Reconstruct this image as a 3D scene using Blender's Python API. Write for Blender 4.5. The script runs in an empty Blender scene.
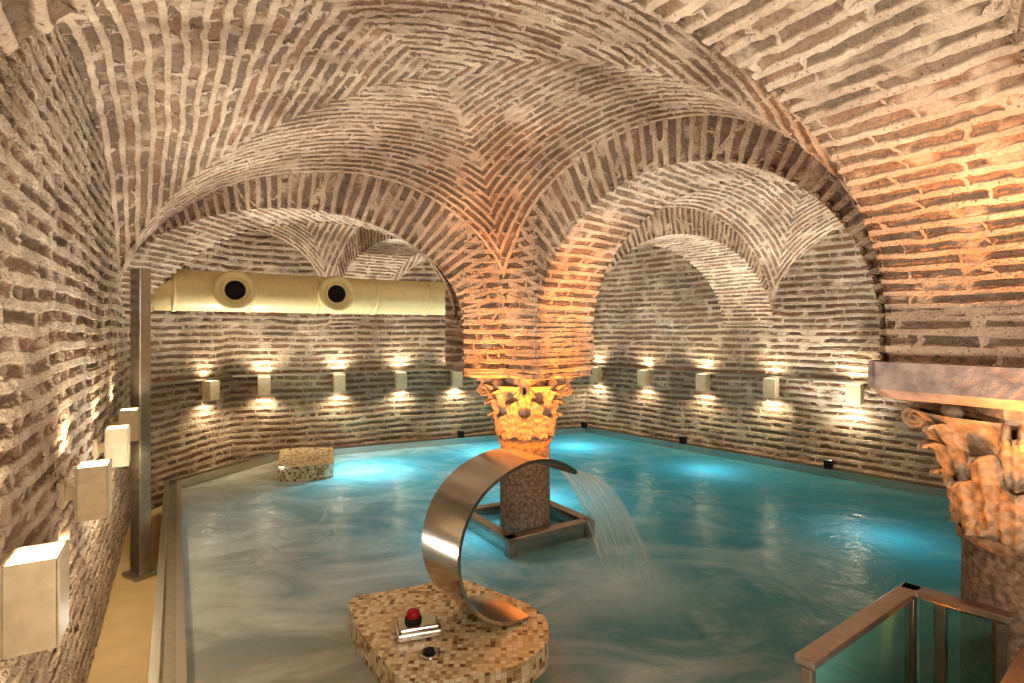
import bpy, math, random
import numpy as np
from mathutils import Vector, Matrix
random.seed(4)
sc = bpy.context.scene
try:
    sc.view_settings.view_transform = 'Standard'
    sc.view_settings.exposure = 0.38
    sc.view_settings.look = 'Medium High Contrast'
except Exception as e:
    print(e)

# ------------------------------------------------------------------ helpers
def link(o, parent=None):
    sc.collection.objects.link(o)
    if parent: o.parent = parent
    return o
def empty(name, loc=(0,0,0)):
    e = bpy.data.objects.new(name, None); e.location = loc; e.empty_display_size = .1
    return link(e)

class Geo:
    def __init__(s): s.v=[]; s.f=[]; s.uv=[]; s.m=[]; s.sm=[]
    def add(s, verts, faces, mat=0, smooth=False, uvs=None):
        b=len(s.v); s.v += [tuple(map(float,p)) for p in verts]
        for i,f in enumerate(faces):
            s.f.append(tuple(b+k for k in f)); s.m.append(mat); s.sm.append(smooth)
            s.uv.append(uvs[i] if uvs else [(0,0)]*len(f))
    def box(s, c, size, rz=0, mat=0):
        hx,hy,hz=[k/2 for k in size]; ca,sa=math.cos(rz),math.sin(rz); vs=[]
        for x in(-hx,hx):
            for y in(-hy,hy):
                for z in(-hz,hz):
                    vs.append((c[0]+x*ca-y*sa, c[1]+x*sa+y*ca, c[2]+z))
        s.add(vs,[(0,1,3,2),(4,6,7,5),(0,4,5,1),(2,3,7,6),(0,2,6,4),(1,5,7,3)],mat)
    def prism(s, poly, z0, z1, mat=0):
        n=len(poly); a=sum(poly[i][0]*poly[(i+1)%n][1]-poly[(i+1)%n][0]*poly[i][1] for i in range(n))
        if a<0: poly=poly[::-1]
        s.add([(x,y,z1) for x,y in poly],[tuple(range(n))],mat,uvs=[[(x,y) for x,y in poly]])
        s.add([(x,y,z0) for x,y in poly],[tuple(range(n))[::-1]],mat,uvs=[[(x,y) for x,y in poly][::-1]])
        L=0
        for i in range(n):
            p,q=poly[i],poly[(i+1)%n]; d=math.dist(p,q)
            s.add([(p[0],p[1],z0),(q[0],q[1],z0),(q[0],q[1],z1),(p[0],p[1],z1)],[(0,1,2,3)],mat,
                  uvs=[[(L,z0),(L+d,z0),(L+d,z1),(L,z1)]])
            L+=d
    def lathe(s, prof, c=(0,0,0), n=40, mat=0, smooth=True):
        vs=[];fs=[]; k=len(prof)
        for j in range(n):
            a=2*math.pi*j/n
            for r,z in prof: vs.append((c[0]+r*math.cos(a),c[1]+r*math.sin(a),c[2]+z))
        for j in range(n):
            for i in range(k-1):
                fs.append((j*k+i,((j+1)%n)*k+i,((j+1)%n)*k+i+1,j*k+i+1))
        s.add(vs,fs,mat,smooth)
    def tube(s, pts, r, n=10, mat=0, smooth=True, cap=True):
        pts=[Vector(p) for p in pts]; R=r if isinstance(r,(list,tuple)) else [r]*len(pts)
        vs=[];fs=[]; prev=None
        for i,p in enumerate(pts):
            t=(pts[min(i+1,len(pts)-1)]-pts[max(i-1,0)]).normalized()
            if prev is None:
                up=Vector((0,0,1)) if abs(t.z)<.9 else Vector((1,0,0))
                a=t.cross(up).normalized()
            else:
                a=(prev-t*prev.dot(t)).normalized()
            prev=a; b=t.cross(a)
            for k in range(n):
                w=2*math.pi*k/n; vs.append(p+a*(math.cos(w)*R[i])+b*(math.sin(w)*R[i]))
        for i in range(len(pts)-1):
            for k in range(n):
                fs.append((i*n+k,i*n+(k+1)%n,(i+1)*n+(k+1)%n,(i+1)*n+k))
        if cap:
            fs.append(tuple(range(n))[::-1]); fs.append(tuple((len(pts)-1)*n+k for k in range(n)))
        s.add(vs,fs,mat,smooth)
    def grid(s, P, mat=0, smooth=True):
        n=len(P); m=len(P[0])
        vs=[p for row in P for p in row]; fs=[];uv=[]
        for i in range(n-1):
            for j in range(m-1):
                fs.append((i*m+j,(i+1)*m+j,(i+1)*m+j+1,i*m+j+1))
                uv.append([(i/(n-1),j/(m-1)),((i+1)/(n-1),j/(m-1)),((i+1)/(n-1),(j+1)/(m-1)),(i/(n-1),(j+1)/(m-1))])
        s.add(vs,fs,mat,smooth,uv)
    def build(s, name, mats, parent=None, bevel=0):
        me=bpy.data.meshes.new(name); me.from_pydata(s.v,[],s.f)
        for m in mats: me.materials.append(m)
        me.polygons.foreach_set('material_index',s.m); me.polygons.foreach_set('use_smooth',s.sm)
        ul=me.uv_layers.new(name='UVMap'); flat=[c for f in s.uv for p in f for c in p]
        ul.data.foreach_set('uv',flat); me.validate(); me.update()
        o=bpy.data.objects.new(name,me)
        link(o,parent)
        if bevel:
            md=o.modifiers.new('bev','BEVEL'); md.width=bevel; md.segments=2; md.limit_method='ANGLE'
        return o

class Patch:
    def __init__(s): s.V=[];s.F=[];s.U=[];s.n=0
    def add(s,P,UV,toward=None,away=None,quadUV=None):
        n,m=P.shape[:2]
        idx=np.arange(n*m).reshape(n,m)
        F=np.stack([idx[:-1,:-1],idx[1:,:-1],idx[1:,1:],idx[:-1,1:]],-1).reshape(-1,4)
        U=UV.reshape(-1,2)[F] if quadUV is None else quadUV(F,n,m)
        i,j=n//2,m//2
        nn=np.cross(P[min(i+1,n-1),j]-P[i-1,j],P[i,min(j+1,m-1)]-P[i,j-1])
        ref=np.array(toward if toward is not None else away,float)
        d=np.dot(nn,ref-P[i,j])
        if away is not None: d=-d
        if d<0: F=F[:,::-1]; U=U[:,::-1]
        s.V.append(P.reshape(-1,3)); s.F.append(F+s.n); s.U.append(U); s.n+=n*m
    def build(s,name,mat,parent=None):
        V=np.concatenate(s.V).astype(np.float32);F=np.concatenate(s.F).astype(np.int32);U=np.concatenate(s.U).astype(np.float32)
        me=bpy.data.meshes.new(name)
        me.vertices.add(len(V)); me.vertices.foreach_set('co',V.ravel())
        me.loops.add(F.size); me.loops.foreach_set('vertex_index',F.ravel())
        me.polygons.add(len(F)); me.polygons.foreach_set('loop_start',np.arange(0,F.size,4,dtype=np.int32))
        try: me.polygons.foreach_set('loop_total',np.full(len(F),4,dtype=np.int32))
        except Exception: pass
        me.update(calc_edges=True)
        ul=me.uv_layers.new(name='UVMap'); ul.data.foreach_set('uv',U.ravel())
        me.polygons.foreach_set('use_smooth',np.ones(len(F),dtype=bool))
        me.materials.append(mat); me.update()
        return link(bpy.data.objects.new(name,me),parent)

# ------------------------------------------------------------------ materials
def newmat(name):
    m=bpy.data.materials.new(name); m.use_nodes=True; nt=m.node_tree; nt.nodes.clear()
    out=nt.nodes.new('ShaderNodeOutputMaterial'); return m,nt,out
def N(nt,t,**kw):
    n=nt.nodes.new(t)
    for k,v in kw.items():
        if k in n.inputs.keys(): n.inputs[k].default_value=v
        else: setattr(n,k,v)
    return n
def ramp(nt,stops,interp='LINEAR'):
    r=nt.nodes.new('ShaderNodeValToRGB'); cr=r.color_ramp; cr.interpolation=interp
    while len(cr.elements)<len(stops): cr.elements.new(.5)
    for e,(p,c) in zip(cr.elements,stops): e.position=p; e.color=(*c,1)
    return r
def mixc(nt,a,b,f,mode='MIX'):
    m=nt.nodes.new('ShaderNodeMix'); m.data_type='RGBA'; m.blend_type=mode
    for s,v in ((6,a),(7,b),(0,f)):
        if isinstance(v,(tuple,float,int)): m.inputs[s].default_value=(*v,1) if isinstance(v,tuple) else v
        else: nt.links.new(v,m.inputs[s])
    return m.outputs[2]
def mth(nt,op,a,b=None,c=None,clamp=False):
    m=nt.nodes.new('ShaderNodeMath'); m.operation=op; m.use_clamp=clamp
    for i,v in enumerate((a,b,c)):
        if v is None: continue
        if isinstance(v,(int,float)): m.inputs[i].default_value=v
        else: nt.links.new(v,m.inputs[i])
    return m.outputs[0]

def brickmat(name,row=.088,bw=.40,mort=.0240,mc=(.80,.69,.56),md=(.53,.43,.335),scale=.026,k=2.0,dark=.95,smear=.60,wob=.028):
    m,nt,out=newmat(name); L=nt.links.new
    uv=N(nt,'ShaderNodeUVMap'); tc=N(nt,'ShaderNodeTexCoord')
    n1=N(nt,'ShaderNodeTexNoise',Scale=1.1,Detail=1.); L(tc.outputs['Object'],n1.inputs['Vector'])
    n2=N(nt,'ShaderNodeTexNoise',Scale=7.,Detail=2.); L(tc.outputs['Object'],n2.inputs['Vector'])
    def off(nz,sc_):
        s=N(nt,'ShaderNodeVectorMath',operation='SUBTRACT'); L(nz.outputs['Color'],s.inputs[0]); s.inputs[1].default_value=(.5,.5,.5)
        t=N(nt,'ShaderNodeVectorMath',operation='MULTIPLY'); L(s.outputs[0],t.inputs[0]); t.inputs[1].default_value=sc_
        return t.outputs[0]
    a=N(nt,'ShaderNodeVectorMath',operation='ADD'); L(uv.outputs[0],a.inputs[0]); L(off(n1,(1.1,.09,0)),a.inputs[1])
    b=N(nt,'ShaderNodeVectorMath',operation='ADD'); L(a.outputs[0],b.inputs[0]); L(off(n2,(.16,wob,0)),b.inputs[1])
    mp=N(nt,'ShaderNodeVectorMath',operation='MULTIPLY'); L(b.outputs[0],mp.inputs[0]); mp.inputs[1].default_value=(k,1,1)
    br=N(nt,'ShaderNodeTexBrick'); L(mp.outputs[0],br.inputs['Vector'])
    br.offset=.43; br.offset_frequency=2; br.squash=.72; br.squash_frequency=3
    for kk,v in (('Scale',1.),('Mortar Size',mort),('Mortar Smooth',.38),('Brick Width',bw*k),('Row Height',row),('Bias',0.)):
        br.inputs[kk].default_value=v
    br.inputs['Color1'].default_value=(0,0,0,1); br.inputs['Color2'].default_value=(1,1,1,1); br.inputs['Mortar'].default_value=(.5,.5,.5,1)
    st=[(0,(.20,.16,.125)),(.20,(.35,.26,.20)),(.38,(.25,.195,.15)),(.52,(.47,.265,.18)),(.66,(.43,.32,.24)),(.80,(.33,.245,.19)),(.90,(.53,.32,.21)),(1,(.17,.14,.115))]
    cr=ramp(nt,[(p_,tuple(c_*dark for c_ in q_)) for p_,q_ in st])
    L(br.outputs['Color'],cr.inputs[0])
    nb=N(nt,'ShaderNodeTexNoise',Scale=26.,Detail=3.); nb.inputs['Roughness'].default_value=.75; L(tc.outputs['Object'],nb.inputs['Vector'])
    bc=mixc(nt,cr.outputs[0],mixc(nt,(.07,.055,.042),(.66,.55,.43),nb.outputs['Fac']),.40)
    nm=N(nt,'ShaderNodeTexNoise',Scale=4.,Detail=5.); nm.inputs['Roughness'].default_value=.70; L(tc.outputs['Object'],nm.inputs['Vector'])
    r2=ramp(nt,[(.32,md),(.5,tuple((x+y)/2 for x,y in zip(mc,md))),(.64,mc)]); L(nm.outputs['Fac'],r2.inputs[0])
    vo=N(nt,'ShaderNodeTexVoronoi',Scale=48.); L(tc.outputs['Object'],vo.inputs['Vector'])
    pit=ramp(nt,[(.12,(1,1,1)),(.25,(0,0,0))]); L(vo.outputs['Distance'],pit.inputs[0])
    sm=ramp(nt,[(smear-.06,(0,0,0)),(smear+.05,(1,1,1))]); n3=N(nt,'ShaderNodeTexNoise',Scale=5.5,Detail=3.); L(tc.outputs['Object'],n3.inputs['Vector']); L(n3.outputs['Fac'],sm.inputs[0])
    pits=mth(nt,'MULTIPLY',pit.outputs[0],mth(nt,'LESS_THAN',n3.outputs['Fac'],.52))
    mcx=mixc(nt,r2.outputs[0],(.24,.155,.105),mth(nt,'MULTIPLY',pits,.7))
    fac=mth(nt,'MAXIMUM',br.outputs['Fac'],mth(nt,'MULTIPLY',sm.outputs[0],.8))
    col=mixc(nt,bc,mcx,fac)
    stn=ramp(nt,[(.36,(.72,.68,.66)),(.52,(.96,.94,.92)),(.66,(1.,1.,1.))]); L(n1.outputs['Fac'],stn.inputs[0])
    col=mixc(nt,col,stn.outputs[0],1.0,'MULTIPLY')
    h=mth(nt,'ADD',fac,mth(nt,'MULTIPLY',mth(nt,'SUBTRACT',nb.outputs['Fac'],.5),.9))
    h=mth(nt,'ADD',h,mth(nt,'MULTIPLY',mth(nt,'SUBTRACT',nm.outputs['Fac'],.5),1.0))
    h=mth(nt,'SUBTRACT',h,mth(nt,'MULTIPLY',pits,.4))
    d=N(nt,'ShaderNodeDisplacement',Midlevel=1.,Scale=scale); L(h,d.inputs['Height'])
    p=N(nt,'ShaderNodeBsdfDiffuse',Roughness=.6)
    L(col,p.inputs['Color']); L(p.outputs[0],out.inputs[0]); L(d.outputs[0],out.inputs['Displacement'])
    m.displacement_method='BOTH'
    return m
M_vault=brickmat('vault_brick')
M_wall=brickmat('wall_brick',row=.100,bw=.56,mort=.030,mc=(.74,.655,.54),md=(.47,.40,.32),smear=.58,scale=.025,dark=.92,wob=.036)
M_arch=brickmat('arch_brick',row=.092,bw=.44,mort=.0255)

def plain(name,col,rough=.5,metal=0.,bump=0.,ns=20.,col2=None,emis=None,es=0.):
    m,nt,out=newmat(name); L=nt.links.new
    p=N(nt,'ShaderNodeBsdfPrincipled',Roughness=rough,Metallic=metal); L(p.outputs[0],out.inputs[0])
    tc=N(nt,'ShaderNodeTexCoord'); nz=N(nt,'ShaderNodeTexNoise',Scale=ns,Detail=5.); L(tc.outputs['Object'],nz.inputs['Vector'])
    c2=col2 or tuple(x*.85 for x in col)
    r=ramp(nt,[(.35,c2),(.65,col)]); L(nz.outputs['Fac'],r.inputs[0]); L(r.outputs[0],p.inputs['Base Color'])
    if bump:
        b=N(nt,'ShaderNodeBump',Strength=bump,Distance=.02); L(nz.outputs['Fac'],b.inputs['Height']); L(b.outputs[0],p.inputs['Normal'])
    if emis:
        p.inputs['Emission Color'].default_value=(*emis,1); p.inputs['Emission Strength'].default_value=es
    return m
M_stone=plain('column_stone',(.42,.31,.23),.8,col2=(.18,.125,.09),bump=.6,ns=30)
M_capital=plain('carved_marble',(.62,.52,.41),.7,col2=(.34,.26,.19),bump=.4,ns=22)
M_impost=plain('impost_stone',(.46,.40,.38),.75,col2=(.28,.24,.23),bump=.8,ns=12)
M_cream=plain('cream_duct_paint',(.76,.63,.33),.4,col2=(.71,.58,.31))
M_dark=plain('dark_interior',(.02,.018,.015),.8)
M_sconce=plain('sconce_cream_metal',(.82,.70,.48),.35)
M_lamp=plain('lamp_diffuser',(1,.9,.7),.5,emis=(1,.84,.60),es=6.)
M_deck=plain('deck_stone',(.78,.60,.31),.55,col2=(.70,.53,.27),ns=4)
M_postm=plain('post_metal',(.48,.45,.37),.30,.75)
M_tile=plain('pool_tile',(.25,.45,.46),.4)
M_red=plain('red_button',(.45,.01,.02),.2)
M_bronze=plain('bronze_steel',(.48,.38,.31),.28,.9)

def steel(name,col=(.54,.50,.45),rough=.18):
    m,nt,out=newmat(name); L=nt.links.new
    p=N(nt,'ShaderNodeBsdfPrincipled',Metallic=1.); L(p.outputs[0],out.inputs[0]); p.inputs['Base Color'].default_value=(*col,1)
    tc=N(nt,'ShaderNodeTexCoord'); mp=N(nt,'ShaderNodeMapping'); mp.inputs['Scale'].default_value=(3,3,160)
    L(tc.outputs['Object'],mp.inputs[0]); nz=N(nt,'ShaderNodeTexNoise',Scale=2.,Detail=3.); L(mp.outputs[0],nz.inputs['Vector'])
    r=N(nt,'ShaderNodeMapRange'); r.inputs['To Min'].default_value=rough-.07; r.inputs['To Max'].default_value=rough+.1
    L(nz.outputs['Fac'],r.inputs[0]); L(r.outputs[0],p.inputs['Roughness']); return m
M_steel=steel('brushed_steel'); M_rim=steel('rim_steel',(.58,.55,.50),.30)

m,nt,out=newmat('mosaic_tile'); L=nt.links.new; M_mosaic=m
uv=N(nt,'ShaderNodeUVMap'); br=N(nt,'ShaderNodeTexBrick'); L(uv.outputs[0],br.inputs['Vector']); br.offset=0; br.squash=1
for k,v in (('Scale',1.),('Mortar Size',.0016),('Mortar Smooth',.1),('Brick Width',.032),('Row Height',.032),('Bias',0.)): br.inputs[k].default_value=v
br.inputs['Color1'].default_value=(0,0,0,1); br.inputs['Color2'].default_value=(1,1,1,1); br.inputs['Mortar'].default_value=(.5,.5,.5,1)
cr=ramp(nt,[(0,(.72,.60,.38)),(.18,(.48,.33,.16)),(.32,(.78,.70,.53)),(.50,(.20,.115,.05)),(.58,(.60,.46,.25)),(.75,(.35,.21,.09)),(.82,(.70,.58,.37))],'CONSTANT')
L(br.outputs['Color'],cr.inputs[0]); c=mixc(nt,cr.outputs[0],(.50,.44,.34),br.outputs['Fac'])
p=N(nt,'ShaderNodeBsdfPrincipled',Roughness=.25); L(c,p.inputs['Base Color']); L(p.outputs[0],out.inputs[0])

# water: churning, aerated, long soft foam streaks that also paint in mist; fizz around fountain landing
m,nt,out=newmat('pool_water'); L=nt.links.new; M_water=m
tc=N(nt,'ShaderNodeTexCoord')
n1=N(nt,'ShaderNodeTexNoise',Scale=.42,Detail=3.,Distortion=1.0); n1.inputs['Roughness'].default_value=.5; L(tc.outputs['Object'],n1.inputs['Vector'])
mpw=N(nt,'ShaderNodeMapping'); mpw.inputs['Rotation'].default_value=(0,0,math.radians(35)); mpw.inputs['Scale'].default_value=(1.,1.6,1); L(tc.outputs['Object'],mpw.inputs[0])
n1b=N(nt,'ShaderNodeTexNoise',Scale=.85,Detail=5.,Distortion=1.3); n1b.inputs['Roughness'].default_value=.6; L(mpw.outputs[0],n1b.inputs['Vector'])
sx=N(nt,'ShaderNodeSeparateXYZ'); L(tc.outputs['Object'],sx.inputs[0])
g=mth(nt,'ADD',mth(nt,'MULTIPLY',sx.outputs[0],-.17),mth(nt,'MULTIPLY',sx.outputs[1],-.070))  # milky tint plus reflected light put into the colour, left and near
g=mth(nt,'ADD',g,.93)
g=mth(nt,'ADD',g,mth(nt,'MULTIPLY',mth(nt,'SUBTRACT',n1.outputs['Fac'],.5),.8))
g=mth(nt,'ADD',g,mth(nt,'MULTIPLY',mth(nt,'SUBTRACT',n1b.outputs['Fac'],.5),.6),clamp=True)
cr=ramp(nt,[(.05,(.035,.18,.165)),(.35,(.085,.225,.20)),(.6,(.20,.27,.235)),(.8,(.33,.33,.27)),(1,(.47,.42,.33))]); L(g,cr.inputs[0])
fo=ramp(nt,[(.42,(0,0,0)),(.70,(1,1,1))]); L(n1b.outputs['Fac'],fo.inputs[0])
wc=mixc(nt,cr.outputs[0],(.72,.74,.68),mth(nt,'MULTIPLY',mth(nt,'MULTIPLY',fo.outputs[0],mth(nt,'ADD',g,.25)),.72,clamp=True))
# aerated patch where the sheet of water lands
vd=N(nt,'ShaderNodeVectorMath',operation='DISTANCE'); L(tc.outputs['Object'],vd.inputs[0]); vd.inputs[1].default_value=(.86,4.42,0)
ld=mth(nt,'ADD',vd.outputs['Value'],mth(nt,'MULTIPLY',mth(nt,'SUBTRACT',n1b.outputs['Fac'],.5),.9))
lr=ramp(nt,[(.12,(1,1,1)),(.62,(0,0,0))]); L(ld,lr.inputs[0])
wc=mixc(nt,wc,(.78,.82,.78),mth(nt,'MULTIPLY',lr.outputs[0],.40))
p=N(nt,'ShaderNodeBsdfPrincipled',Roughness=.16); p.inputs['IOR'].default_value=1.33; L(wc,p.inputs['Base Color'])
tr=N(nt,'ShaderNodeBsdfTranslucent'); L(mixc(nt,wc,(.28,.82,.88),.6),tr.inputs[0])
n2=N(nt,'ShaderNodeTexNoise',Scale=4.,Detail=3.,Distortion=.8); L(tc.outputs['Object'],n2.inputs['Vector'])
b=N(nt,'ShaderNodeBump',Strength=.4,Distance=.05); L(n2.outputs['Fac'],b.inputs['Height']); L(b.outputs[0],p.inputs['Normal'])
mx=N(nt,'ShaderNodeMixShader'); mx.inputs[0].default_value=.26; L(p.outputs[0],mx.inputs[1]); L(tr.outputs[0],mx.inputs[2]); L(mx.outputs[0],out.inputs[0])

def glassy(name,col,alpha,streak=False):
    m,nt,out=newmat(name); L=nt.links.new
    p=N(nt,'ShaderNodeBsdfPrincipled',Roughness=.08); p.inputs['Base Color'].default_value=(*col,1)
    t=N(nt,'ShaderNodeBsdfTransparent'); t.inputs[0].default_value=(.93,.98,.96,1)
    mx=N(nt,'ShaderNodeMixShader'); L(t.outputs[0],mx.inputs[1]); L(p.outputs[0],mx.inputs[2]); L(mx.outputs[0],out.inputs[0])
    if streak:
        p.inputs['Roughness'].default_value=.3
        tl=N(nt,'ShaderNodeBsdfTranslucent'); tl.inputs[0].default_value=(*col,1)
        m2=N(nt,'ShaderNodeMixShader'); m2.inputs[0].default_value=.45; L(p.outputs[0],m2.inputs[1]); L(tl.outputs[0],m2.inputs[2]); L(m2.outputs[0],mx.inputs[2])
        uv=N(nt,'ShaderNodeUVMap'); mp=N(nt,'ShaderNodeMapping'); mp.inputs['Scale'].default_value=(1.6,50,1); L(uv.outputs[0],mp.inputs[0])
        nz=N(nt,'ShaderNodeTexNoise',Scale=1.,Detail=3.); L(mp.outputs[0],nz.inputs['Vector'])
        r=N(nt,'ShaderNodeMapRange'); r.inputs['From Min'].default_value=.3; r.inputs['From Max'].default_value=.7; r.inputs['To Min'].default_value=alpha*.3; r.inputs['To Max'].default_value=min(1,alpha*1.6)
        L(nz.outputs['Fac'],r.inputs[0])
        # sheet breaks up and fades towards the water
        s2=N(nt,'ShaderNodeSeparateXYZ'); L(uv.outputs[0],s2.inputs[0])
        fd=ramp(nt,[(.0,(1,1,1)),(.75,(.8,.8,.8)),(1,(.35,.35,.35))]); L(s2.outputs[0],fd.inputs[0])
        L(mth(nt,'MULTIPLY',r.outputs[0],fd.outputs[0]),mx.inputs[0])
    else: mx.inputs[0].default_value=alpha
    return m
M_glass=glassy('rail_glass',(.09,.24,.20),.42)
M_fall=glassy('falling_water',(.86,.91,.92),.50,True)

# ------------------------------------------------------------------ plan
ZS=2.0; RISE=1.18; T=.8
def wl(y): return (-.6-.592*y, y)
C=(0.13,5.6); R=(2.68,2.95); Lp=wl(5.95); Mp=wl(.68); Tp=wl(-3.2)
B1=(-2.6,9.26); W2=wl(6.8); W3=(-4.25,8.48); F=(1.48,11.17); D=(3.65,8.69); E=(6.22,5.75); U=(8.65,2.96); S=(5.2,-1.0)

def web(pt,quad,arch,n=200,zc=.34,shift=(0,0)):
    q=[np.array(p,float) for p in quad]; ctr=sum(q)/4
    lines=[]
    for i in range(4):
        a,b=q[i],q[(i+1)%4]; d=(b-a)/np.linalg.norm(b-a); nrm=np.array([-d[1],d[0]])
        if np.dot(nrm,ctr-a)<0: nrm=-nrm
        lines.append((a+nrm*((T/2-.06) if arch[i] else -.10),d))
    cs=[]
    for i in range(4):
        (a,d),(b,e)=lines[i-1],lines[i]
        A=np.array([[d[0],-e[0]],[d[1],-e[1]]]); t=np.linalg.solve(A,b-a); cs.append(a+d*t[0])
    s=np.linspace(-1,1,n+1); s=.45*s+.55*np.sin(s*math.pi/2)
    u,v=np.meshgrid(s,s,indexing='ij')
    P2=sum(((1+a*u)*(1+b*v)/4)[...,None]*c for (a,b),c in zip(((-1,-1),(1,-1),(1,1),(-1,1)),cs))
    P2=P2+((1-u**2)*(1-v**2))[...,None]*np.array(shift,float)
    mn=np.minimum(abs(u),abs(v)); mxx=np.maximum(abs(u),abs(v))
    z=ZS-.02+1.5*np.power(np.clip(1-mn**2.1,0,1),.52)+zc*(1-mxx**2)
    P=np.concatenate([P2,z[...,None]],-1)
    Hu=np.linalg.norm((cs[1]+cs[2])/2-(cs[0]+cs[3])/2)/2; Hv=np.linalg.norm((cs[3]+cs[2])/2-(cs[0]+cs[1])/2)/2
    H=(Hu+Hv)/2
    uf,vf=u.ravel(),v.ravel()
    def quv(Fc,n_,m_):
        cu=uf[Fc].mean(1); cv=vf[Fc].mean(1); isu=(abs(cu)>=abs(cv))[:,None]
        big=np.where(isu,abs(uf[Fc]),abs(vf[Fc])); sm=np.where(isu,vf[Fc],uf[Fc])
        ofs=np.where(isu,np.where(cu[:,None]>0,3.1,7.7),np.where(cv[:,None]>0,11.3,15.9))
        return np.stack([np.arcsin(np.clip(sm,-1,1))*H*1.05+ofs,big*H*1.05+.04],-1)
    pt.add(P,None,toward=(ctr[0],ctr[1],0),quadUV=quv)
pc=Patch()
web(pc,[Lp,C,R,Mp],[1,1,1,0],n=280,zc=.34,shift=(.24,.28))
web(pc,[Lp,(-5.1,8.0),B1,C],[0,0,1,1],n=150)
web(pc,[C,B1,F,D],[1,0,0,1],n=150)
web(pc,[C,D,E,R],[1,0,1,1],n=180)
web(pc,[R,E,U,S],[1,0,0,1],n=60)
web(pc,[Mp,R,S,Tp],[1,1,0,0],n=80)
pc.build('ceiling',M_vault)

def arch(P,Q,a1,a2,name='brick_arch',res=.024):
    P=np.array(P,float);Q=np.array(Q,float); Dn=np.linalg.norm(Q-P); d=(Q-P)/Dn; nr=np.array([-d[1],d[0]])
    A=(Dn-a1-a2)/2; sc_=a1+A
    ns=int(math.pi*A/res); th=np.linspace(0,math.pi,ns)
    zlo1=1.68; zlo2=1.68
    pre=np.linspace(zlo2,ZS,14,endpoint=False) if a2>.2 else np.zeros(0)
    post=np.linspace(ZS,zlo1,15)[1:] if a1>.2 else np.zeros(0)
    def curve(o,oz):
        s1=np.full(len(pre),sc_+A+o); s2=sc_+(A+o)*np.cos(th); s3=np.full(len(post),sc_-A-o)
        return np.concatenate([s1,s2,s3]), np.concatenate([pre,ZS+(RISE+oz)*np.sin(th),post])
    arc=(A+RISE)/2+.1
    V=np.concatenate([pre-ZS,th*arc,math.pi*arc+(ZS-post)])
    s,z=curve(0,0); pt=Patch()
    w=np.linspace(-T/2,T/2,34)
    SS,WW=np.meshgrid(s,w,indexing='ij'); ZZ=np.meshgrid(z,w,indexing='ij')[0]; VV=np.meshgrid(V,w,indexing='ij')[0]
    mid=P+d*sc_
    def PP(S_,Z_,W_):
        return np.stack([P[0]+S_*d[0]+W_*nr[0],P[1]+S_*d[1]+W_*nr[1],Z_],-1)
    pt.add(PP(SS,ZZ,WW),np.stack([WW+3.13*P[0],VV],-1),toward=(mid[0],mid[1],ZS))
    offs=np.linspace(0,1,18)
    for sg in(-1,1):
        S_=[];Z_=[]
        for o in offs:
            a,b=curve(o*.42,o*.6); S_.append(a);Z_.append(b)
        S_=np.array(S_).T;Z_=np.array(Z_).T; O=np.meshgrid(V,offs*.42,indexing='ij')
        pt.add(PP(S_,Z_,np.full_like(S_,sg*T/2)),np.stack([O[1]+.02+5*sg,O[0]],-1),toward=(mid[0]+nr[0]*sg*5,mid[1]+nr[1]*sg*5,2.5))
    return pt.build(name,M_arch)
AP=.55
arch(Lp,C,0,AP); arch(C,R,AP,AP); arch(R,Mp,AP,0,res=.02); arch(C,B1,AP,0); arch(C,D,AP,0); arch(R,E,AP,0); arch(R,S,AP,0,res=.05)

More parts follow.
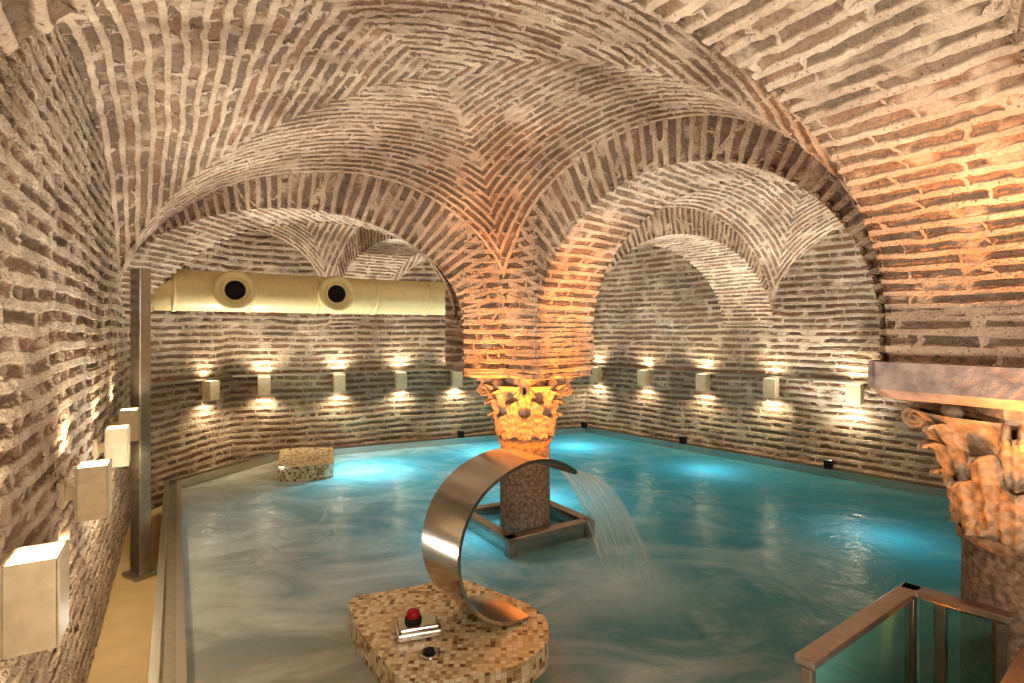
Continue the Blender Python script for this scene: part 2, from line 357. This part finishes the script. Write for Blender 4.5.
def pier_poly(P,nbrs):
    P=np.array(P,float); ds=[]
    for q in nbrs:
        v=np.array(q,float)-P; ds.append(v/np.linalg.norm(v))
    ds.sort(key=lambda v: math.atan2(v[1],v[0])); poly=[]
    for i,d in enumerate(ds):
        nr=np.array([-d[1],d[0]])
        poly.append(P+d*AP-nr*T/2); poly.append(P+d*AP+nr*T/2)
        e=ds[(i+1)%len(ds)]; ne=np.array([-e[1],e[0]])
        a=P+nr*T/2; b=P-ne*T/2
        t=np.linalg.solve(np.array([[d[0],-e[0]],[d[1],-e[1]]]),b-a); c=a+d*t[0]
        if t[0]<AP and t[0]>-.2: poly.append(c)
        if t[0]>=AP: poly[-1]=c
    return poly
def column(P,nbrs,r=.245,rot=0,zb=-1.2,slab=True,z0=.94,z1=1.47,ks=1.):
    root=empty('stone_column',(P[0],P[1],0))
    inv=Matrix.Translation((-P[0],-P[1],0))
    poly=pier_poly(P,nbrs); n=len(poly); pt=Patch(); acc=0
    zlo=1.68 if slab else 1.56
    for i in range(n):
        a,b=poly[i],poly[(i+1)%n]; l=np.linalg.norm(b-a)
        if l<.02: continue
        k=max(2,int(l/.022)); s=np.linspace(0,1,k+1); zz=np.linspace(zlo,3.2,76)
        S_,Z_=np.meshgrid(s,zz,indexing='ij')
        X=a[0]+(b[0]-a[0])*S_; Y=a[1]+(b[1]-a[1])*S_
        pt.add(np.stack([X,Y,Z_],-1),np.stack([acc+S_*l,Z_-ZS],-1),away=(P[0],P[1],2.)); acc+=l
    o=pt.build('pier_brick',M_arch); o.parent=root; o.matrix_parent_inverse=inv
    g=Geo(); N_=n
    if slab:
        pp=[(P[0]+(p[0]-P[0])*1.08,P[1]+(p[1]-P[1])*1.08) for p in poly]
        pl=[(P[0]+(p[0]-P[0])*.97,P[1]+(p[1]-P[1])*.97) for p in poly]
        g.prism(pp,1.685,1.83); za,zb_=1.685,1.63
    else:
        pp=[(P[0]+(p[0]-P[0])*.975,P[1]+(p[1]-P[1])*.975) for p in poly]
        pl=[(P[0]+(p[0]-P[0])*.90,P[1]+(p[1]-P[1])*.90) for p in poly]
        g.prism(pp,1.575,1.60); za,zb_=1.575,1.545
    vs=[(x,y,za) for x,y in pp]+[(x,y,zb_) for x,y in pl]
    g.add(vs,[(i,(i+1)%N_,N_+(i+1)%N_,N_+i)[::-1] for i in range(N_)]+[tuple(range(N_,2*N_))[::-1]])
    o=g.build('impost',[M_impost],bevel=.03); o.parent=root; o.matrix_parent_inverse=inv
    g=Geo(); q=z0-.94; g.lathe([(r*1.02,zb),(r*1.02,.3),(r,.80+q),(r,.88+q),(r*1.1,.90+q),(r*1.12,.925+q),(r*1.06,.95+q)],(P[0],P[1],0),48)
    o=g.build('shaft',[M_stone]); o.parent=root; o.matrix_parent_inverse=inv
    g=Geo(); Hh=z1-z0
    def bell(t): return r*1.0+(.11*t**2.0+.06*t**6)*ks
    g.lathe([(bell(t),z0+t*Hh) for t in np.linspace(0,1,14)],(P[0],P[1],0),48)
    def leaf(th,t0,t1,w,out,curl):
        rows=[]; nr_=20; nc=15
        for i in range(nr_+1):
            f=i/nr_; t=t0+(t1-t0)*min(f*1.10,1.0)
            rr=bell(t)+.015+out*f**2
            z=z0+t*Hh
            if f>.80:
                c=(f-.80)/.20; rr+=curl*math.sin(c*1.8); z-=curl*1.1*(1-math.cos(c*2.0))
            lobe=1-.20*abs(math.sin(f*math.pi*4.5))
            hw=w*(.75+.45*math.sin(math.pi*min(1,f*.9+.1)))*(1 if f<.72 else math.sqrt(max(0,1-((f-.72)/.30)**2)))*lobe
            row=[]
            for j in range(nc):
                s=(j/(nc-1))*2-1
                bulge=.022*(1-s*s)+.012*math.cos(s*3*math.pi)*(1-.5*f)-.016*abs(s)+.006*math.cos(f*28+abs(s)*5)
                a=th+s*hw/rr
                row.append((P[0]+(rr+bulge)*math.cos(a),P[1]+(rr+bulge)*math.sin(a),z+.02*abs(s)))
            rows.append(row)
        g.grid(rows)
    for k in range(8):
        leaf(rot+k*math.pi/4,0,.48,.092,.030,.040)
        leaf(rot+(k+.5)*math.pi/4,.10,.74,.088,.035,.042)
    for k in range(8):
        leaf(rot+k*math.pi/4,.45,.93,.07,.045 if k%2==0 else .015,.035)
    for k in range(4):
        a=rot+k*math.pi/2
        rad=np.array([math.cos(a),math.sin(a)]); tan=np.array([-rad[1],rad[0]])
        for sg in(-1,1):
            pts=[]
            for i in range(30):
                f=i/29; an=math.pi/2-f*3.6*math.pi; rr=.062*(1-f*.8)
                b=np.array(P)+rad*(.405*(1+.12*(ks>1))+rr*math.cos(an))+tan*(sg*.028)
                pts.append((b[0],b[1],z1-.065+rr*math.sin(an)))
            st=np.array(P)+rad*.33+tan*(sg*.10)
            pts=[(st[0],st[1],z1-.10),*pts]
            g.tube(pts,[.015]*11+[.019]*20,8)
        a2=a+math.pi/4; rad2=np.array([math.cos(a2),math.sin(a2)])
        b=np.array(P)+rad2*.36
        g.lathe([(0,.05),(.03,.045),(.05,.02),(.055,-.01),(.04,-.04),(0,-.05)],(b[0],b[1],z1+.02),14)
    def aba(sc2):
        out_=[]
        for k in range(4):
            a=rot+k*math.pi/2; b_=a+math.pi/2; H_=.52*(1.1 if ks>1 else 1.)*sc2
            p=np.array([math.cos(a),math.sin(a)])*H_; q=np.array([math.cos(b_),math.sin(b_)])*H_
            for i in range(9):
                f=.06+i/8*.88; m_=p*(1-f)+q*f; m_=m_*(1-.14*math.sin(math.pi*f)); out_.append((P[0]+m_[0],P[1]+m_[1]))
        return out_
    g.prism(aba(.93),z1-.005,z1+.03); g.prism(aba(1.),z1+.025,z1+.078)
    o=g.build('capital',[M_capital]); o.parent=root; o.matrix_parent_inverse=inv
    return root
column(C,[Lp,R,B1,D],rot=math.radians(88),slab=False)
column(R,[C,Mp,E,S],rot=math.radians(135),z0=.92,z1=1.56,ks=1.4)

# ------------------------------------------------------------------ walls
def wall(name,a,b,z0=-.9,z1=3.95,inward=(0,6),step=.026,e0=.06,e1=.06):
    a=np.array(a,float);b=np.array(b,float);l=np.linalg.norm(b-a);d=(b-a)/l; a=a-d*e0;b=b+d*e1;l+=e0+e1
    k=int(l/step); s=np.linspace(0,l,k+1); zz=np.linspace(z0,z1,int((z1-z0)/step))
    S_,Z_=np.meshgrid(s,zz,indexing='ij'); pt=Patch()
    pt.add(np.stack([a[0]+d[0]*S_,a[1]+d[1]*S_,Z_],-1),np.stack([S_+a[0]*7.1,Z_],-1),toward=(inward[0],inward[1],1.5))
    return pt.build(name,M_wall)
wall('wall_left',wl(-3.3),W2,inward=(0,5),step=.02)
wall('wall_left_return',W2,W3,inward=(0,7))
wall('wall_back',W3,F); wall('wall_right',F,(9.38,2.13),inward=(2,6))
wall('wall_front',Tp,S,inward=(2,2),step=.1); wall('wall_front_side',S,U,inward=(4,4),step=.1)
g=Geo(); g.box((2,4,4.1),(18,18,.2)); g.build('light_block_slab',[M_stone])  # unseen slab added over the vaults to block stray world light
def ledge(name,a,b,z,off=.03,h=.03):
    a=np.array(a);b=np.array(b);l=np.linalg.norm(b-a);mid=(a+b)/2
    g=Geo(); g.box((mid[0],mid[1],z),(l,off*2,h),math.atan2(b[1]-a[1],b[0]-a[0])); g.build(name,[M_postm])
ledge('trim_1',W3,F,1.30); ledge('trim_2',F,(7.4,4.40),1.30); ledge('trim_3',W2,W3,1.30)

# ------------------------------------------------------------------ floor, pool
g=Geo(); g.box((2,4,-1.25),(18,18,.1)); g.build('floor',[M_tile])
deckpoly=[(-.62,.9),(-4.28,7.05),(-3.74,8.66),(-3.7,8.9),(-4.4,8.6),(-4.8,6.9),(-1.3,.7)]
rim=[(-.57+.05,.9),(-4.2,7.05),(-3.64,8.6),(1.43,10.98),(5.27,6.59),(7.9,3.6)]
gw=Geo(); gw.add([(x,y,0) for x,y in [(-.57,.9),(-4.22,7.05),(-3.66,8.64),(1.43,11.02),(5.3,6.62),(8.1,3.42),(6.5,1.0),(3,.9)]],[tuple(range(8))[::-1]])
gw.build('pool_water',[M_water])
g=Geo(); g.prism(deckpoly,-1.2,-.28); g.build('floor_walkway',[M_deck])
g=Geo(); g.prism([(-1.2,.9),(8,.9),(6,-.9),(1.6,-3.4),(.6,-2.2)],-1.2,-.28); g.build('floor_entrance',[M_deck])
def ribbon(g,pts,w0,w1,z0,z1,mat=0):
    P=[np.array(p,float) for p in pts]; A=[];B=[]
    for i,p in enumerate(P):
        ns=[]
        if i>0: d=(p-P[i-1]); d/=np.linalg.norm(d); ns.append(np.array([-d[1],d[0]]))
        if i<len(P)-1: d=(P[i+1]-p); d/=np.linalg.norm(d); ns.append(np.array([-d[1],d[0]]))
        m_=sum(ns)/len(ns); m_/=np.dot(m_,ns[0])*1.0
        A.append(p+m_*w0);B.append(p+m_*w1)
    for i in range(len(P)-1):
        q=[A[i],A[i+1],B[i+1],B[i]]
        vs=[(x[0],x[1],z0) for x in q]+[(x[0],x[1],z1) for x in q]
        g.add(vs,[(3,2,1,0),(4,5,6,7),(0,1,5,4),(1,2,6,5),(2,3,7,6),(3,0,4,7)],mat)
g=Geo(); rp=rim[::-1]
ribbon(g,rp,-.15,-.10,-1.2,.10); ribbon(g,rp,-.02,.03,-1.2,.10); ribbon(g,rp,-.10,-.02,-1.2,.045,1)
g.build('pool_rim',[M_rim,M_postm])
for (x,y) in [(2.86,9.36),(4.33,7.66),(1.4,10.85),(-.9,9.88)]:
    g=Geo(); g.box((x,y,.165),(.10,.08,.12),math.radians(-49)); g.box((x,y,.23),(.13,.11,.015),math.radians(-49),1); g.build('rim_drain_post',[M_dark,M_rim],bevel=.005)

# frame around the central column
g=Geo(); h=.50; a=math.radians(32)
cs=[(C[0]+h*math.cos(a+k*math.pi/2+math.pi/4)*1.25,C[1]+h*math.sin(a+k*math.pi/2+math.pi/4)*1.25-.02) for k in range(4)]
cs.append(cs[0]); cs=cs[::-1]
for i in range(4):
    p,q=np.array(cs[i]),np.array(cs[i+1]); mid=(p+q)/2; an=math.atan2(q[1]-p[1],q[0]-p[0])
    g.box((mid[0],mid[1],.14),(np.linalg.norm(q-p)+.1,.10,.05),an); g.box((mid[0],mid[1],-.02),(np.linalg.norm(q-p),.03,.28),an,1)
    g.box((p[0],p[1],.03),(.09,.09,.26),an)
g.build('column_guard_frame',[M_bronze,M_steel],bevel=.006)

# mosaic islands
def smoothpoly(pts,it=2,f=.2):
    for _ in range(it):
        o=[]
        for i in range(len(pts)):
            p,q=pts[i],pts[(i+1)%len(pts)]
            o.append((p[0]*(1-f)+q[0]*f,p[1]*(1-f)+q[1]*f)); o.append((p[0]*f+q[0]*(1-f),p[1]*f+q[1]*(1-f)))
        pts=o
    return pts
isl=[(-1.12,3.82),(-1.08,3.90),(-.80,4.0),(-.45,4.17),(-.36,4.17),(-.1,3.95),(.12,3.78),(.23,3.58),(.22,3.32),(.06,3.10),(-.25,2.98),(-.50,2.94),(-.60,2.97),(-.80,3.24),(-1.00,3.54)]
g=Geo(); g.prism(smoothpoly(isl,1,.18),-1.2,.15); g.build('mosaic_island',[M_mosaic])
b0=[(-3.50,8.45),(-2.75,8.62),(-2.42,7.62),(-2.48,7.50),(-2.98,7.36),(-3.10,7.42)]
g=Geo(); g.prism(smoothpoly(b0,1,.08),-1.2,.20); g.build('mosaic_bench',[M_mosaic])

# steel waterfall hoop
Ax=np.array([-.62,.785]); Fd=np.array([.785,.62]); cc=np.array([.07,3.54]); zc=.645
root=empty('waterfall_fountain')
prof=[]
for i in range(81):
    f=i/80; an=math.radians(-84-f*(360-84-38))
    r_=.49+.13*max(0,(f-.70)/.30)**1.4
    prof.append((r_*math.cos(an),r_*math.sin(an)))
W=.42
def hp(s,z,w): b=cc+Fd*s+Ax*w; return (b[0],b[1],zc+z)
g=Geo(); th=.022
g.grid([[hp(s,z,w) for w in np.linspace(0,W,5)] for s,z in prof])
g.grid([[hp(s*(1-th/.5),z*(1-th/.5),w) for w in np.linspace(0,W,5)][::-1] for s,z in prof])
for w in (0,W):
    g.grid([[hp(s,z,w),hp(s*(1-th/.5),z*(1-th/.5),w)] for s,z in prof],smooth=False)
for k in (0,-1):
    s,z=prof[k]; g.grid([[hp(s,z,w),hp(s*(1-th/.5),z*(1-th/.5),w)] for w in (0,W)],smooth=False)
g.build('curved_steel_band',[M_steel],root)
s0,z0=prof[-1]; s0-=.005; g=Geo(); rows=[]
for i in range(37):
    f=i/36; zz=zc+z0+.03; t=f*math.sqrt(2*zz/9.8)
    s=s0+1.75*t; z=zc+z0-.01-.5*9.8*t*t
    rows.append([(*(cc+Fd*(s+.003*math.sin(w*45)*f+.10*f*(.5-w/W))+Ax*w)[:2],z) for w in np.linspace(.0-.04*f,W+.04*f,25)])
g.grid(rows); g.build('falling_water_sheet',[M_fall],root)
root=empty('control_box'); g=Geo(); cb=(-.575,3.42); rz=math.radians(18)
g.box((cb[0],cb[1],.176),(.27,.19,.05),rz); g.box((cb[0],cb[1],.208),(.24,.16,.03),rz); g.build('housing',[M_steel],root,bevel=.012)
g=Geo(); g.lathe([(.052,0),(.052,.02),(.045,.03)],(cb[0]-.03,cb[1]+.01,.218),24,0)
g.lathe([(.040,.0),(.042,.03),(.034,.048),(.016,.056),(0,.058)],(cb[0]-.03,cb[1]+.01,.235),24,1); g.build('push_button',[M_dark,M_red],root)
g=Geo(); g.lathe([(.06,0),(.06,.012),(.045,.018),(.043,.012),(0,.012)],(-.47,3.19,.151),24,0); g.lathe([(.028,.01),(.028,.03),(0,.034)],(-.47,3.19,.151),20,1)
g.build('air_button',[M_steel,M_dark])

# ventilation duct
root=empty('ventilation_duct')
p0=np.array([-4.25,6.35,2.47]); p1=np.array([-.35,8.95,2.47]); dd=p1-p0; ln=np.linalg.norm(dd); dd/=ln; rd=.245
g=Geo(); g.tube([p0+dd*t for t in np.linspace(0,ln,12)],rd,36)
for t in (.35,1.15,1.95,2.75,3.55,4.3):
    g.tube([p0+dd*(t-.02),p0+dd*(t+.02)],rd+.012,36)
g.build('duct_pipe',[M_cream],root)
fn=np.array([dd[1],-dd[0],0.]); fn=fn/np.linalg.norm(fn)
for px in (233,331):
    k=(px-512)/560; t=(k*p0[1]-p0[0])/(dd[0]-k*dd[1]); c=p0+dd*t
    d2=Vector(fn)*.75+Vector((.35,-.9,0)).normalized()*.25; d2.normalize()
    g=Geo(); cv=Vector(c)
    side=d2.cross(Vector((0,0,1))).normalized(); up=side.cross(d2)
    def ring(prf,mat):
        vs=[];n=36;k_=len(prf)
        for j in range(n):
            a=2*math.pi*j/n
            for r_,h_ in prf: vs.append(cv+d2*h_+(side*math.cos(a)+up*math.sin(a))*r_)
        g.add(vs,[(j*k_+i,((j+1)%n)*k_+i,((j+1)%n)*k_+i+1,j*k_+i+1) for j in range(n) for i in range(k_-1)],mat,True)
    ring([(.20,.05),(.20,.29),(.235,.30),(.235,.34),(.20,.36),(.165,.355),(.15,.34)],0)
    ring([(.15,.34),(.135,.36),(.12,.355),(.112,.32)],0)
    ring([(.15,.335),(.112,.32),(.105,.28),(0,.262)],1)
    g.build('jet_nozzle',[M_cream,M_dark],root)
g=Geo(); pw=wl(5.15); g.box((pw[0]+.20,pw[1]+.05,1.14),(.17,.10,2.86),math.radians(-30)); g.box((pw[0]+.20,pw[1]+.05,-.26),(.26,.2,.04),math.radians(-30))
g.box((pw[0]+.235,pw[1]+.0,1.14),(.03,.03,2.84),math.radians(-30)); g.build('steel_post',[M_postm],bevel=.008)

# glass railing
root=empty('glass_railing')
g=Geo();gg=Geo()
def rail(p,q,z=.6,w=.085):
    p=np.array(p);q=np.array(q);mid=(p+q)/2;an=math.atan2(q[1]-p[1],q[0]-p[0]);l=np.linalg.norm(q-p)
    g.box((mid[0],mid[1],z),(l+w*.9,w,.035),an)
    gg.box((mid[0],mid[1],z/2-.15),(l-.08,.012,z+.22),an)
    g.box((mid[0],mid[1],.0),(l,.05,.05),an)
p0=(1.26,2.38);p1=(2.15,3.02);p2=(2.40,2.74)
rail(p0,p1);rail(p1,p2); rail((2.36,2.50),(1.66,1.94))
for p in (p0,p1,(p1[0]+.09,p1[1]-.10),p2,(2.36,2.50),(1.66,1.94)): g.box((p[0],p[1],-.03),(.045,.045,1.20),math.radians(36))
g.build('rail_frame',[M_bronze],root,bevel=.004); gg.build('glass_panels',[M_glass],root)

# ------------------------------------------------------------------ lights
def lamp(name,kind,loc,energy,col,parent=None,target=None,radius=.05,angle=120,blend=.5):
    l=bpy.data.lights.new(name,kind); l.energy=energy; l.color=col
    l.shadow_soft_size=radius
    if kind=='SPOT': l.spot_size=math.radians(angle); l.spot_blend=blend
    o=bpy.data.objects.new(name,l); link(o,parent); o.location=loc
    if target is not None:
        o.rotation_euler=(Vector(target)-Vector(loc)).to_track_quat('-Z','Y').to_euler()
    return o
WARM=(1,.81,.55)
def sconce(x,y,nx,ny,z=1.15,e=14):
    cx,cy=x+nx*.13,y+ny*.13; an=math.atan2(ny,nx)
    g=Geo(); w=.17;dpt=.13;hh=.27
    for sx_,sy_,bx_,by_ in ((0,w/2,dpt,.008),(0,-w/2,dpt,.008),(dpt/2,0,.008,w+.008),(-dpt/2,0,.008,w+.008)):
        g.box((cx+sx_*math.cos(an)-sy_*math.sin(an),cy+sx_*math.sin(an)+sy_*math.cos(an),z),(bx_,by_,hh),an)
    g.box((cx,cy,z+hh/2-.012),(dpt-.012,w-.012,.006),an,1); g.box((cx,cy,z-hh/2+.012),(dpt-.012,w-.012,.006),an,1)
    g.box((x+nx*.035,y+ny*.035,z),(.09,.07,.07),an); g.box((x,y,z),(.03,.13,.13),an)
    o=g.build('wall_sconce',[M_sconce,M_lamp])
    lamp('up_light','SPOT',(cx,cy,z+hh/2),e,WARM,o,(cx,cy,z+3),.03,150,.7)
    lamp('down_light','SPOT',(cx,cy,z-hh/2),e,WARM,o,(cx,cy,z-3),.03,150,.7)
nl=(.861,.509)
for y in (1.68,2.85,3.95,4.85): p=wl(y); sconce(p[0],p[1],*nl,z=1.17,e=10)
def onwall(a,b,px):
    k=(px-512)/560; a=np.array(a);b=np.array(b);d=b-a; t=(k*a[1]-a[0])/(d[0]-k*d[1]); return a+d*t
def nrm(a,b,ref=(1,6)):
    d=np.array(b)-np.array(a); d/=np.linalg.norm(d); n=np.array([-d[1],d[0]])
    return n if np.dot(n,np.array(ref)-np.array(a))>0 else -n
for px in (203,): p=onwall(W2,W3,px); n=nrm(W2,W3); sconce(*p,*n)
for px in (264,338,399,454): p=onwall(W3,F,px); n=nrm(W3,F); sconce(*p,*n)
for px in (600,648,707,775,858): p=onwall(F,E,px); n=nrm(F,E); sconce(*p,*n)

AMB=(1,.30,.02)
for a in (-145,-90,-35):
    x=C[0]+.80*math.cos(math.radians(a));y=C[1]+.80*math.sin(math.radians(a))
    lamp('column_uplight','SPOT',(x,y,.12),95,AMB,None,(C[0]+.35*(x-C[0]),C[1]+.35*(y-C[1]),1.5),.04,50,.9)
for (x,y),(tx,ty) in (((-.60,4.78),(-.42,5.22)),((.05,4.68),(.02,5.2)),((.62,4.80),(.38,5.16)),((1.0,4.98),(.66,5.10))):
    lamp('column_uplight','SPOT',(x,y,.10),260,AMB,None,(tx,ty,1.75),.05,30,1.)
for dx,dy,e in ((-.75,-.25,50),(-.15,-.85,70),(-.55,.5,25)):
    x,y=R[0]+dx,R[1]+dy
    lamp('column_uplight','SPOT',(x,y,.12),e,AMB,None,(R[0]+dx*.6,R[1]+dy*.6,1.9),.04,58,.9)
lamp('column_uplight','SPOT',(2.46,1.80,.1),520,AMB,None,(2.42,2.42,2.2),.05,38,1.)
UPC=(1,.92,.82)
for loc,tg,e in (((-2.45,3.9,.12),(-1.0,3.9,3.5),180),((-.4,1.6,.1),(.2,3.2,3.6),90),((1.4,1.5,.1),(1.2,2.8,3),60),
                 ((-3.3,7.2,.14),(-2.4,7.3,3.4),270),((.6,10.0,.14),(.6,8.6,3.4),240),((4.2,7.5,.14),(3.2,6.2,3.4),310),
                 ((.9,6.4,.1),(1.2,8.6,3.6),120),((1.9,4.7,.1),(3.0,6,3.6),150)):
    lamp('vault_fill','SPOT',loc,e,UPC,None,tg,.12,125,.8)  # unseen fill spots added to brighten the vaults
lamp('fill_light','POINT',(1.3,-1.3,2.2),160,(1,.92,.82),None,None,.3)  # unseen fill light added behind the camera
lamp('fill_light','POINT',(5.4,1.7,1.8),60,(1,.78,.55),None,None,.3)  # unseen fill light added for the right column and side bay
CY=(.30,.80,1)
for x,y,e in ((-2.05,8.0,85),(-.4,9.2,40),(1.1,9.6,40),(2.8,8.0,26),(.35,6.6,34),(3.6,5.4,16),(-.3,5.4,20)):
    lamp('pool_light','POINT',(x,y,-.45),e,CY,None,None,.12)

w=bpy.data.worlds.new('World'); sc.world=w; w.use_nodes=True
w.node_tree.nodes['Background'].inputs[0].default_value=(.9,.75,.6,1); w.node_tree.nodes['Background'].inputs[1].default_value=.2

cam=bpy.data.cameras.new('camera'); co=bpy.data.objects.new('camera',cam); link(co)
co.location=(0,0,2); co.rotation_euler=(math.radians(90),0,0); cam.sensor_width=36; cam.lens=36*560/1024; cam.shift_y=-11.5/1024; cam.clip_start=.05
sc.camera=co
